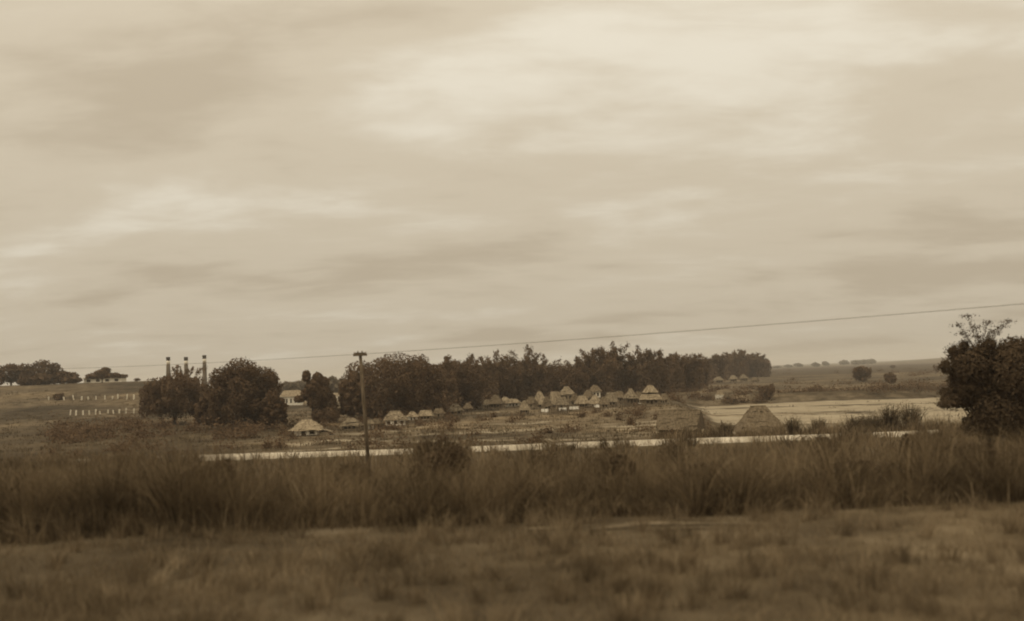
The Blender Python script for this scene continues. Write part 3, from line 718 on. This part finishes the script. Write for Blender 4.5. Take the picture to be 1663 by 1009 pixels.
for i, (x, by, wp, hp, D, lab) in enumerate([
        (580, 800, 90, 62, 27.0, 'dark leafy bush in the reed bank directly below the utility pole'),
        (712, 800, 120, 84, 28.0, 'dark leafy bush in the reed bank under the reed clump right of the pole'),
        (1008, 810, 90, 84, 26.0, 'dark leafy bush in the middle of the reed bank below the near gabled roof'),
        (1150, 812, 110, 70, 25.5, 'dark leafy bush in the reed bank below the gap between the near roofs'),
        (1410, 820, 120, 80, 25.0, 'dark leafy bush in the right part of the reed bank below the sand'),
        (1560, 800, 150, 90, 26.0, 'broad dark bush in the reed bank below the big right tree'),
        (860, 830, 70, 50, 24.0, 'small dark bush at the front of the reed bank in the middle'),
        (330, 820, 120, 76, 25.0, 'dark leafy bush in the reed bank where the road drops from sight'),
        (716, 772, 92, 78, 46.0, 'dark mound of brush breaking the road line right of the utility pole'),
        (880, 768, 66, 54, 46.0, 'dark mound of brush breaking the road line under the middle of the village'),
        (990, 764, 64, 54, 46.0, 'dark mound of brush breaking the road line left of the near gabled roof'),
        (1094, 760, 76, 58, 46.0, 'dark mound of brush in front of the near gabled roof'),
        (1346, 752, 84, 60, 46.0, 'dark mound of brush breaking the road line before the sand'),
        (1500, 746, 84, 70, 46.0, 'dark mound of brush at the left foot of the big right tree')]):
    bush('bank_bush', lab, 'bush', x, by, wp, hp, 700 + i, dmin=10, D=D, n=6500, leaf=(.040 + .008 * (i % 3)) * (1.5 if D > 40 else 1), mt='darkleaf', group='dark bushes in the reed bank', top=by - hp + (8 if D > 40 else 0))

# ------------------------------------------------------------------ huts
def roof_mesh(w, d, h, ridge, n=5, gable=False, rag=.10, seed=0, cut=0.0):
    """layered thatch: w,d eave size, ridge length, h height; local z from 0 (eave) to h"""
    rd = random.Random(seed); mb = MB(); m = 7
    def ring(t, lift, rg):
        a = (w / 2) * (1 - t) + (ridge / 2) * t; b = (d / 2) * (1 - t) + .06 * t
        if gable: a = w / 2 * (1 - t) + ridge / 2 * t
        pts = []
        for (x0_, y0_, x1, y1) in ((-a, -b, a, -b), (a, -b, a, b), (a, b, -a, b), (-a, b, -a, -b)):
            for i in range(m):
                f = i / m; pts.append((x0_ + (x1 - x0_) * f + rd.uniform(-rg, rg), y0_ + (y1 - y0_) * f + rd.uniform(-rg, rg), h * t + lift + rd.uniform(-rg, rg)))
        return pts
    K = 4 * m
    for c in range(n):
        t0, t1 = c / n * (1 - cut), min((c + 1.25) / n, 1.0) * (1 - cut)
        lo_ = ring(max(t0 - .02, -.03), .035, rag); hi_ = ring(t1, 0.0, rag * .3); under = ring(t0 + .02, -.04, rag * .4)
        V = lo_ + hi_ + under; F = []
        for k in range(K):
            k2 = (k + 1) % K
            F.append((k, k2, K + k2, K + k)); F.append((2 * K + k, 2 * K + k2, k2, k))
        if c == n - 1: F.append(tuple(range(K, 2 * K)))
        mb.add(V, F)
    return mb.mesh('roof')

def hut(label, cx, top, eave, base, wpx, ridge=.3, rz=0.0, wall='nipa', roof='thatch', depth=.85, gable=False, stilts=None, over=.12,
        tier=None, D=None, windows=2, door=True, group='thatched huts of the village', name='thatched_hut', seed=0, fac=1.0):
    p, d = ground_at(cx, base, 100)
    if D is not None: d = D; p = at(cx, base, D); p[2] = float(terrain(p[0], p[1]))
    s = d / FPX; p = p.copy(); W = wpx * s; dep = W * depth
    p[1] += dep * .5; p[0] += dep * .5 * p[0] / p[1]
    p[2] = float(np.min(terrain(p[0] + np.array([-1, 1, -1, 1]) * W * .4, p[1] + np.array([-1, -1, 1, 1]) * dep * .4)))
    zb = p[2]; Dh = p[1] - dep * .35
    ze = at(cx, eave, Dh)[2] - zb; zt = at(cx, top, p[1])[2] - zb
    ze = max(ze, .7); zt = max(zt, ze + .6)
    t = thing(name, label, 'hut', p, rz, group)
    ww, wd = W * (1 - 2 * over), dep * (1 - 2 * over)
    st = min(.9, ze * .35) if stilts is None else stilts
    wt = MB(); nm = 10
    # wall: slightly battered panel box, upright battens
    wt.box((0, 0, (st + ze + .10) / 2), (ww, wd, ze + .10 - st), taper=.985, jit=.02)
    wo = link('wall', wt.mesh('wall'), M[wall], t)
    mb = MB()
    for f in np.linspace(-.46, .46, 7): mb.box((f * ww, -wd / 2 - .02, (st + ze) / 2), (.05, .03, ze - st))
    for zz in (st + .05,): mb.box((0, -wd / 2 - .035, zz), (ww * 1.02, .05, .07))
    link('batten', mb.mesh('batten'), M['timber'], wo)
    if st > .15:
        for sx in (-1, 1):
            for sy in (-1, 1):
                pm = MB(); pm.tube([(sx * ww * .44, sy * wd * .44, -.4), (sx * ww * .44, sy * wd * .44, st + .02)], .07, 6); link('post', pm.mesh('post'), M['timber'], t)
    hw = max(.35, min(.8, (ze - st) * .5))
    xs_ = {1: [.24], 2: [-.28, .26], 3: [-.33, 0.02, .33]}.get(windows, [])
    for x in xs_:
        wm = MB(); wm.box((x * ww, -wd / 2 - .01, st + (ze - st) * .55), (ww * .17, .06, hw)); wi = link('window', wm.mesh('window'), M['dark'], t)
        sm = MB(); sm.box((x * ww, -wd / 2 - .06, st + (ze - st) * .55 + hw / 2), (ww * .20, .05, .06)); link('lintel', sm.mesh('lintel'), M['timber'], wi)
    if door:
        dm = MB(); dh = (ze - st) * .8; dm.box((-.02 * ww if windows == 2 else -.1 * ww, -wd / 2 - .012, st + dh / 2 + .02), (ww * .15, .06, dh)); link('door', dm.mesh('door'), M['dark'], t)
        if st > .3:
            lm = MB(); xd = -.02 * ww if windows == 2 else -.1 * ww
            for sx in (-.2, .2): lm.tube([(xd + sx, -wd / 2 - .7, -.1), (xd + sx, -wd / 2 - .08, st)], .03, 5)
            for q in (.25, .5, .75): lm.box((xd, -wd / 2 - .7 + .62 * q, st * q), (.46, .05, .05))
            link('ladder', lm.mesh('ladder'), M['timber'], t)
    hr = zt - ze
    if tier:
        cut = tier
        ro = link('roof', roof_mesh(W, dep, hr, W * ridge, 4, gable, seed=seed, cut=1 - (1 - cut)), M[roof], t, (0, 0, ze))
        ur = link('upper_roof', roof_mesh(W * .70, dep * .70, hr * .50, W * ridge * .8, 3, gable, seed=seed + 1), M[roof], t, (0, 0, ze + hr * .50))
        um = MB(); um.box((0, 0, ze + hr * .48), (W * .5, dep * .5, hr * .3)); link('upper_wall', um.mesh('upper_wall'), M['dark'], t)
        cap_at, capz, cl = ur, hr * .50, W * ridge * .8
    else:
        ro = link('roof', roof_mesh(W, dep, hr, W * ridge, 5, gable, seed=seed), M[roof], t, (0, 0, ze))
        cap_at, capz, cl = ro, hr, W * ridge
    if gable:
        gm = MB()
        for sx in (-1, 1):
            xg = sx * (W / 2 - .02); V = [(xg + sx * .06, -dep * .46, .05), (xg + sx * .06, dep * .46, .05), (xg + sx * .06, 0, hr - .15), (xg, -dep * .46, .05), (xg, dep * .46, .05), (xg, 0, hr - .15)]
            gm.add(V, [(0, 1, 2), (5, 4, 3), (0, 3, 4, 1), (1, 4, 5, 2), (2, 5, 3, 0)])
        link('gable', gm.mesh('gable'), M['timber'], ro)
    cm = MB(); cm.tube([(-cl / 2 - .05, 0, capz - .01), (0, 0, capz + .03), (cl / 2 + .05, 0, capz - .01)], .09, 6); link('ridge_cap', cm.mesh('ridge_cap'), M[roof], cap_at)
    return t, W, dep, ze, st

def lean_to(t, side, W, dep, ze, w2, mt='thatch', wm='nipa', zr=None):
    zr = zr or ze * .95; mb = MB(); x0_ = side * W * .40; x1 = side * (W * .40 + w2)
    n = 6
    for i in range(n):
        f0, f1 = i / n, (i + 1.2) / n
        xa, xb = x0_ + (x1 - x0_) * f0, x0_ + (x1 - x0_) * f1; za, zb_ = zr * (1 - .48 * f0) + .03, zr * (1 - .48 * f1)
        V = [(xa, -dep * .42, za), (xb, -dep * .44, zb_ + .03), (xb, dep * .4, zb_ + .03), (xa, dep * .4, za), (xb, -dep * .44, zb_ - .04), (xb, dep * .4, zb_ - .04)]
        F = [(0, 1, 2, 3), (1, 4, 5, 2)]
        mb.add(V, F if side > 0 else [f[::-1] for f in F])
    link('lean_to_roof', mb.mesh('lean_to_roof'), M[mt], t)
    wb = MB(); wb.box((side * (W * .40 + w2 * .42), -dep * .08, zr * .27), (w2 * .8, dep * .6, zr * .54)); link('lean_to_wall', wb.mesh('lean_to_wall'), M[wm], t)

h = hut('nearest pale thatched hut with white wall and low wing, left of the utility pole', 499, 682, 699, 709, 54, .30, .06, 'white', windows=1, stilts=.1, seed=1)
lean_to(h[0], 1, h[1], h[2], h[3] * 1.25, h[1] * .34)
h = hut('two-tier thatched hut touching the utility pole on its left', 571, 680, 693, 700, 34, .45, -.1, 'nipa', tier=.6, seed=2)
hut('tiny white-walled hut just right of the utility pole', 602, 685, 689, 694, 12, .5, .1, 'white', windows=0, D=150.0, seed=3, stilts=0.05)
hut('stilted hut with white wall and dark windows, right of the utility pole', 642, 668, 682, 697, 36, .45, .12, 'white', windows=3, over=.05, seed=4, door=False)
hut('small bright white-gabled hut, between two thatched roofs right of the pole', 670, 669, 677, 684, 20, .25, .0, 'white', windows=1, roof='thatch', seed=5, D=172.0)
hut('flat-ridged pale thatched hut right of the white-gabled hut', 692, 667, 676, 684, 25, .7, -.08, 'nipa', seed=6, D=176.0)
hut('single hipped thatched hut standing apart against the grove foot', 740, 657, 668, 675, 27, .35, .1, 'nipa', seed=7, roof='thatch')
hut('pale cone-roofed hut near the middle of the grove foot', 779, 644, 655, 664, 23, .2, .2, 'nipa', seed=8)
hut('dark old-thatch hut right of the cone-roofed hut', 806, 642, 656, 667, 24, .3, -.2, 'timber', roof='thatch_dark', seed=9)
hut('small hut with a white patch, left end of the village cluster', 833, 648, 655, 663, 26, .5, .15, 'white', windows=2, seed=10, D=222.0)
hut('small pale A-shaped hut standing forward at the left of the village cluster', 852, 651, 668, 673, 20, .15, -.1, 'nipa', seed=11)
hut('largest cone-shaped pale roof of the village cluster', 877, 636, 657, 664, 27, .18, .08, 'nipa', seed=12)
hut('tall pale boxy roof right of the largest cone roof', 902, 637, 657, 665, 19, .75, .0, 'nipa', seed=13, gable=True)
hut('high hipped roof in the village centre behind the boxy roof', 921, 628, 641, 656, 28, .2, -.1, 'nipa', seed=14, over=.06)
hut('low broad roof in the village centre, right of the hipped roof', 946, 643, 656, 664, 22, .5, .2, 'nipa', roof='thatch', seed=15)
hut('highest rounded roof with white gable patch in the village', 967, 626, 636, 652, 21, .35, .0, 'white', roof='thatch_dark', seed=16, over=.1, windows=1)
hut('A-shaped pale roof below the highest rounded roof', 967, 642, 656, 667, 26, .12, .1, 'white', seed=17, D=205.0)
hut('broad low thatched hut right of the A-shaped roof', 993, 638, 653, 661, 24, .55, -.15, 'nipa', seed=18)
hut('pointed hut with dark wall behind the small white gable', 1025, 632, 647, 661, 22, .2, .1, 'timber', seed=19, over=.06)
hut('small hut with bright white gable in front of the pointed hut', 1015, 641, 647, 660, 15, .1, .0, 'timber', roof='thatch', seed=20, D=226.0, over=.02)
hut('two-tier hut at the right end of the village cluster', 1057, 626, 649, 661, 33, .3, .1, 'nipa', tier=.62, seed=21)
hut('tiny pale hut at the foot of the grove, leftmost of three far right huts', 1167, 612, 618, 624, 17, .35, .1, 'nipa', seed=22)
hut('tiny hut at the foot of the grove, middle of three far right huts', 1191, 610, 616, 622, 15, .35, -.1, 'nipa', seed=23)
hut('tiny peaked hut at the foot of the grove, rightmost of three far right huts', 1208, 608, 615, 621, 14, .2, .1, 'nipa', seed=24)
hut('small bright white shed alone between the village and the river bend', 1169, 638, 642, 649, 13, .6, .0, 'white', roof='thatch', seed=25, name='white_shed', windows=0, door=False, stilts=0.0, over=.02)
extra = [
    (612, 683, 690, 697, 22, .5, 'low brown roof between the utility pole and the stilted white-walled hut', 'thatch_dark'),
    (655, 676, 683, 691, 18, .4, 'small lean roof tucked against the right side of the stilted hut', 'thatch'),
    (713, 664, 672, 680, 20, .5, 'dull brown roof between the flat-ridged hut and the hut standing apart', 'thatch_dark'),
    (760, 655, 664, 672, 17, .3, 'small dull hut between the hut standing apart and the cone roof', 'thatch_dark'),
    (792, 650, 658, 667, 16, .4, 'small low hut squeezed between the cone-roofed hut and the old-thatch hut', 'thatch'),
    (821, 645, 652, 661, 17, .3, 'small roof with pale tip right of the old-thatch hut', 'thatch'),
    (863, 645, 656, 666, 20, .4, 'brown roof half hidden left of the largest cone-shaped roof', 'thatch_dark'),
    (889, 645, 660, 668, 18, .3, 'low brown roof between the largest cone roof and the boxy roof', 'thatch_dark'),
    (913, 646, 658, 668, 22, .6, 'broad low pale roof in front of the high hipped roof', 'thatch'),
    (934, 640, 652, 663, 18, .3, 'narrow brown roof right of the high hipped roof', 'thatch_dark'),
    (956, 634, 646, 658, 18, .4, 'brown roof close behind the low broad roof, left of the rounded one', 'thatch_dark'),
    (981, 645, 657, 665, 18, .3, 'brown roof to the right of the A-shaped pale roof', 'thatch_dark'),
    (1006, 636, 646, 657, 20, .5, 'brown roof behind the bright white gable, to its left', 'thatch_dark'),
    (1038, 637, 648, 658, 18, .3, 'small brown roof between the pointed hut and the right two-tier hut', 'thatch_dark'),
    (1079, 640, 650, 658, 17, .4, 'last small brown roof to the right of the two-tier end hut', 'thatch_dark'),
    (1182, 641, 646, 651, 14, .5, 'small brown hut immediately right of the lone white shed', 'thatch_dark'),
    (1226, 613, 618, 622, 13, .4, 'last tiny brown hut under the right tip of the grove', 'thatch_dark')]
for i, (x, ty, ey, by, wp, rg, lab, rf) in enumerate(extra):
    hut(lab, x, ty, ey, by, wp, rg, random.uniform(-.6, .6), random.choice(['nipa', 'timber', 'nipa']), roof=rf, seed=60 + i, windows=random.choice([0, 1, 2]), depth=random.uniform(.7, 1.0), over=random.uniform(.06, .12))
def yard_fence(label, x0_, x1, y, hpx, seed, mt='timber'):
    a, da = ground_at(x0_, y); b_, db = ground_at(x1, y - .035 * (x1 - x0_)); s = da / FPX; n = max(6, int(np.linalg.norm(b_ - a) / .28)); rd = random.Random(seed)
    t = thing('yard_fence', label, 'fence', a, 0, 'yard fences of the village')
    for i in range(n):
        q = (b_ - a) * (i / (n - 1)); hh = hpx * s * rd.uniform(.75, 1.1); mb = MB(); mb.box((0, 0, hh / 2 - .1), (.13, .04, hh + .2), rz=rd.uniform(-.2, .2), taper=.9)
        q[2] = float(terrain(a[0] + q[0], a[1] + q[1])) - a[2]; o = link('picket', mb.mesh('picket'), M[mt], t, q); o.rotation_euler = (0, rd.uniform(-.08, .08), 0)
    for f in (.3, .75):
        mb = MB(); mb.tube([(0, .04, hpx * s * f), tuple((b_ - a) + np.array([0, .04, hpx * s * f]))], .03, 5); link('rail', mb.mesh('rail'), M['timber'], t)
yard_fence('dark picket fence in front of the boxy roof, behind the washing', 896, 922, 674, 10, 1)
yard_fence('dark picket fence below the bright white gable', 1008, 1034, 662, 8, 2)
yard_fence('dark picket fence right of the utility pole by the stilted hut', 604, 626, 698, 7, 3)
yard_fence('pale picket fence left of the small A-shaped hut', 812, 842, 669, 6, 4, 'nipa')
# two near roofs beyond the road
hut('near brown gabled thatched roof beyond the road, with dark right gable end', 1106, 667, 702, 716, 70, 1.0, -.42, 'timber', roof='thatch_dark', gable=True, D=112.0, seed=26, depth=.8, stilts=0.1, over=.08, windows=0, door=False)
hut('near brown hipped thatched roof beyond the road, right of the gabled one', 1234, 660, 702, 716, 76, .32, .05, 'timber', roof='thatch_dark', D=112.0, seed=27, depth=.9, stilts=0.1, over=.08, windows=0, door=False)

# far white houses in the gap and the shed on the hill
def farm_house(label, cx, top, eave, base, wpx, D, nwin, seed):
    p = at(cx, base, D); p[2] = float(terrain(p[0], p[1])); s = D / FPX; W = wpx * s
    H1 = max(1.6, at(cx, eave, D)[2] - p[2]); H2 = max(H1 + .8, at(cx, top, D)[2] - p[2])
    t = thing('farm_house', label, 'house', p, 0, 'far white buildings')
    mb = MB(); mb.box((0, 0, H1 / 2 - .2), (W, W * .4, H1 + .4)); link('wall', mb.mesh('wall'), M['white'], t)
    link('roof', roof_mesh(W * 1.08, W * .5, H2 - H1, W * .8, 2, seed=seed), M['thatch'], t, (0, 0, H1))
    for i in range(nwin):
        x = (i + .5) / nwin - .5; wm = MB(); wm.box((x * W, -W * .2 - .01, H1 * .5), (W / nwin * .4, .08, H1 * .5)); link('window', wm.mesh('window'), M['dark'], t)
farm_house('far pale-roofed long house with white posts in the gap left of the pointed tree', 474, 634, 644, 651, 34, 330.0, 5, 1)
farm_house('far small white house in the gap right of the pointed tree', 551, 638, 642, 648, 22, 380.0, 3, 2)
farm_house('low white shed on the left hilltop under the umbrella tree', 171, 612, 615, 621, 60, 352.0, 4, 3)

# hanging washing in the village
def washing(label, cx, cy, wpx, hpx, D, seed, n=2):
    p = at(cx, cy + hpx, D); z0 = float(terrain(p[0], p[1])); s = D / FPX; W = wpx * s; hh = hpx * s
    zt = max(at(cx, cy - hpx / 2, D)[2] - z0, hh + .15)
    t = thing('washing_line', label, 'laundry', (p[0], p[1], z0), 0, 'white washing hung out in the village')
    for sx in (-1, 1):
        mb = MB(); mb.tube([(sx * (W / 2 + .15), 0, -.2), (sx * (W / 2 + .12), 0, zt + .08)], .035, 5); link('post', mb.mesh('post'), M['timber'], t)
    mb = MB(); mb.tube([(-W / 2 - .12, 0, zt + .02), (0, 0, zt), (W / 2 + .12, 0, zt + .02)], .012, 4); link('line', mb.mesh('line'), M['wire'], t)
    rd = random.Random(seed)
    for i in range(n):
        x0_ = -W / 2 + W * i / n + .02; x1 = -W / 2 + W * (i + 1) / n - .05; V = []; F = []
        hl = hh * rd.uniform(.85, 1.1)
        for a in range(6):
            for b_ in range(4):
                V.append((x0_ + (x1 - x0_) * a / 5, .06 * math.sin(a * 1.7 + i) * b_ / 3 - .015, zt - hl * b_ / 3))
        for a in range(5):
            for b_ in range(3): F.append((a * 4 + b_, a * 4 + b_ + 1, a * 4 + b_ + 5, a * 4 + b_ + 4))
        me = bpy.data.meshes.new('cloth'); me.from_pydata(V, [], F); me.update()
        c = link('cloth', me, M['cloth'], t); so = c.modifiers.new('thickness', 'SOLIDIFY'); so.thickness = .015
washing('white washing low in front of the largest cone-roofed hut', 885, 669, 12, 5, 190.0, 1)
washing('narrow white cloth pair left of the brightest washing in the village front', 914, 666, 13, 4, 196.0, 2, 2)
washing('brightest wide white washing in the middle of the village front', 933, 667, 16, 4.5, 196.0, 3, 3)
washing('white washing at the foot of the A-shaped roof', 972, 664, 13, 5, 198.0, 4, 1)
washing('bright white cloth left of the two-tier hut', 1037, 653, 8, 7, 214.0, 5, 1)
washing('narrow upright white cloth at the foot of the two-tier hut', 1046, 656, 5, 8, 213.0, 6, 1)

# ------------------------------------------------------------------ pasture fences
def fence(label, pts, hpx, dmin, seed):
    g = []
    rq = random.Random(seed + 50)
    for (x, y) in pts: g.append(ground_at(x + rq.uniform(-2.2, 2.2), y + rq.uniform(-.7, .7), dmin))
    p0 = g[0][0]; t = thing('pasture_fence', label, 'fence', p0, 0, 'white-posted pasture fences')
    rd = random.Random(seed)
    for p, d in g:
        hh = hpx * d / FPX * rd.uniform(.62, 1.12); q = p - p0; mb = MB(); a = rd.uniform(-.16, .16)
        mb.box((0, 0, hh / 2 - .1), (rd.uniform(.18, .32), .2, hh + .2), taper=.92); o = link('post', mb.mesh('post'), M['post'], t, q); o.rotation_euler = (0, a, rd.uniform(-.3, .3))
    for f in (.45, .85):
        mb = MB(); mb.tube([tuple(p - p0 + np.array([0, 0, hpx * d / FPX * f])) for p, d in g], .012, 4); link('wire', mb.mesh('wire'), M['wire'], t)
fence('upper row of white fence posts across the left pasture slope', [(x, 648.5 - (x - 220) * .012) for x in np.arange(80, 236, 12.6)], 8, 180, 1)
fence('lower row of white fence posts left of the broad mango tree', [(x, 671 - (x - 230) * -.035 * -1) for x in np.arange(112, 236, 10.4)], 8, 150, 2)

# ------------------------------------------------------------------ smokestacks
for i, (x, ty, lab) in enumerate([(274, 580, 'left one of the three banded factory smokestacks'), (303, 580, 'middle one of the three banded factory smokestacks, behind the feathery treetop'),
                                  (333, 577, 'right one of the three banded factory smokestacks')]):
    D = 520.0 + 4 * i; p = at(x, 640, D); p[2] = float(terrain(p[0], p[1])); H = at(x, ty, D)[2] - p[2]; px = D / FPX
    t = thing('smokestack', lab, 'chimney', p, 0, 'factory smokestacks')
    a, b_ = H - 11.5 * px, H - 6 * px
    mb = MB(); mb.tube([(0, 0, -.3), (0, 0, 2), (0, 0, a)], [1.4, 1.2, .86], 14); link('shaft', mb.mesh('shaft', True), M['brickdark'], t)
    mb = MB(); mb.tube([(0, 0, a), (0, 0, b_)], [.85, .84], 14); link('white_band', mb.mesh('white_band', True), M['white'], t)
    mb = MB(); mb.tube([(0, 0, b_), (0, 0, b_ + .3), (0, 0, H - .5), (0, 0, H)], [.85, .93, .93, 1.0], 14); link('dark_cap', mb.mesh('dark_cap', True), M['dark'], t)

# ------------------------------------------------------------------ utility pole and wire
D = 60.0; tp = at(585, 574, D); bp = at(599.5, 770, D); bz = float(terrain(bp[0], bp[1]))
ax = (tp - bp) / (tp[2] - bp[2]); foot = bp + ax * (bz - bp[2])
t = thing('utility_pole', 'leaning wooden utility pole with short crossarm in front of the grove', 'utility pole', foot)
top = tp - foot
mb = MB(); mb.tube([tuple(-ax * .4), tuple(top * .5), tuple(top)], [.115, .10, .085], 10); link('shaft', mb.mesh('shaft', True), M['timber'], t)
mb = MB(); aw = 11.2 * D / FPX; u = np.array([1.0, .05, .03]); c = top * .988
mb.box((float(c[0]), float(c[1]) - .10, float(c[2])), (2 * aw, .11, .12)); arm = link('crossarm', mb.mesh('crossarm'), M['timber'], t)
mb = MB(); mb.box((float(c[0]), float(c[1]) - .05, float(c[2]) + .09), (1.35 * aw, .10, .07)); link('crossarm_cap', mb.mesh('crossarm_cap'), M['timber'], t)
for f in (-.8, -.3, .3, .8):
    mb = MB(); x = float(c[0]) + f * aw; y = float(c[1]) - .10; z = float(c[2]) + (.12 if abs(f) < .5 else .06)
    mb.tube([(x, y, z - .02), (x, y, z + .03), (x, y, z + .05), (x, y, z + .10)], [.02, .045, .05, .025], 8); link('insulator', mb.mesh('insulator', True), M['porcelain'], arm)
A = at(585, 575.5, D); A[1] -= .1
pr = at(1610, 498, 38.0); pl = at(150, 597.5, 85.0)
def quad3(p0, p1, p2, n):                       # smooth line through three points, run on past both ends
    X0, X1, X2 = p0[0], p1[0], p2[0]; o = []
    for x in np.linspace(-58, 24, n):
        l0 = (x - X1) * (x - X2) / ((X0 - X1) * (X0 - X2)); l1 = (x - X0) * (x - X2) / ((X1 - X0) * (X1 - X2)); l2 = (x - X0) * (x - X1) / ((X2 - X0) * (X2 - X1))
        o.append(tuple(p0 * l0 + p1 * l1 + p2 * l2))
    return o
mb = MB(); mb.tube(quad3(pl, A, pr, 60), .010, 5)
tag(link('overhead_wire', mb.mesh('overhead_wire', True), M['wire']), 'single thin overhead wire crossing the sky above the grove', 'wire')

# ------------------------------------------------------------------ haze
mb = MB(); mb.box((0, 4400, 22), (30000, 9400, 56))
hm = bpy.data.materials.new('haze_air'); hm.use_nodes = True; t = hm.node_tree; t.nodes.clear()
o = t.nodes.new('ShaderNodeOutputMaterial'); pv = t.nodes.new('ShaderNodeVolumePrincipled')
pv.inputs['Color'].default_value = (.97, .95, .90, 1); pv.inputs['Density'].default_value = .00021; pv.inputs['Anisotropy'].default_value = .2
t.links.new(pv.outputs[0], o.inputs['Volume'])
tag(link('haze', mb.mesh('haze'), hm), 'pale haze in the air over the plain', 'haze', kind='stuff')
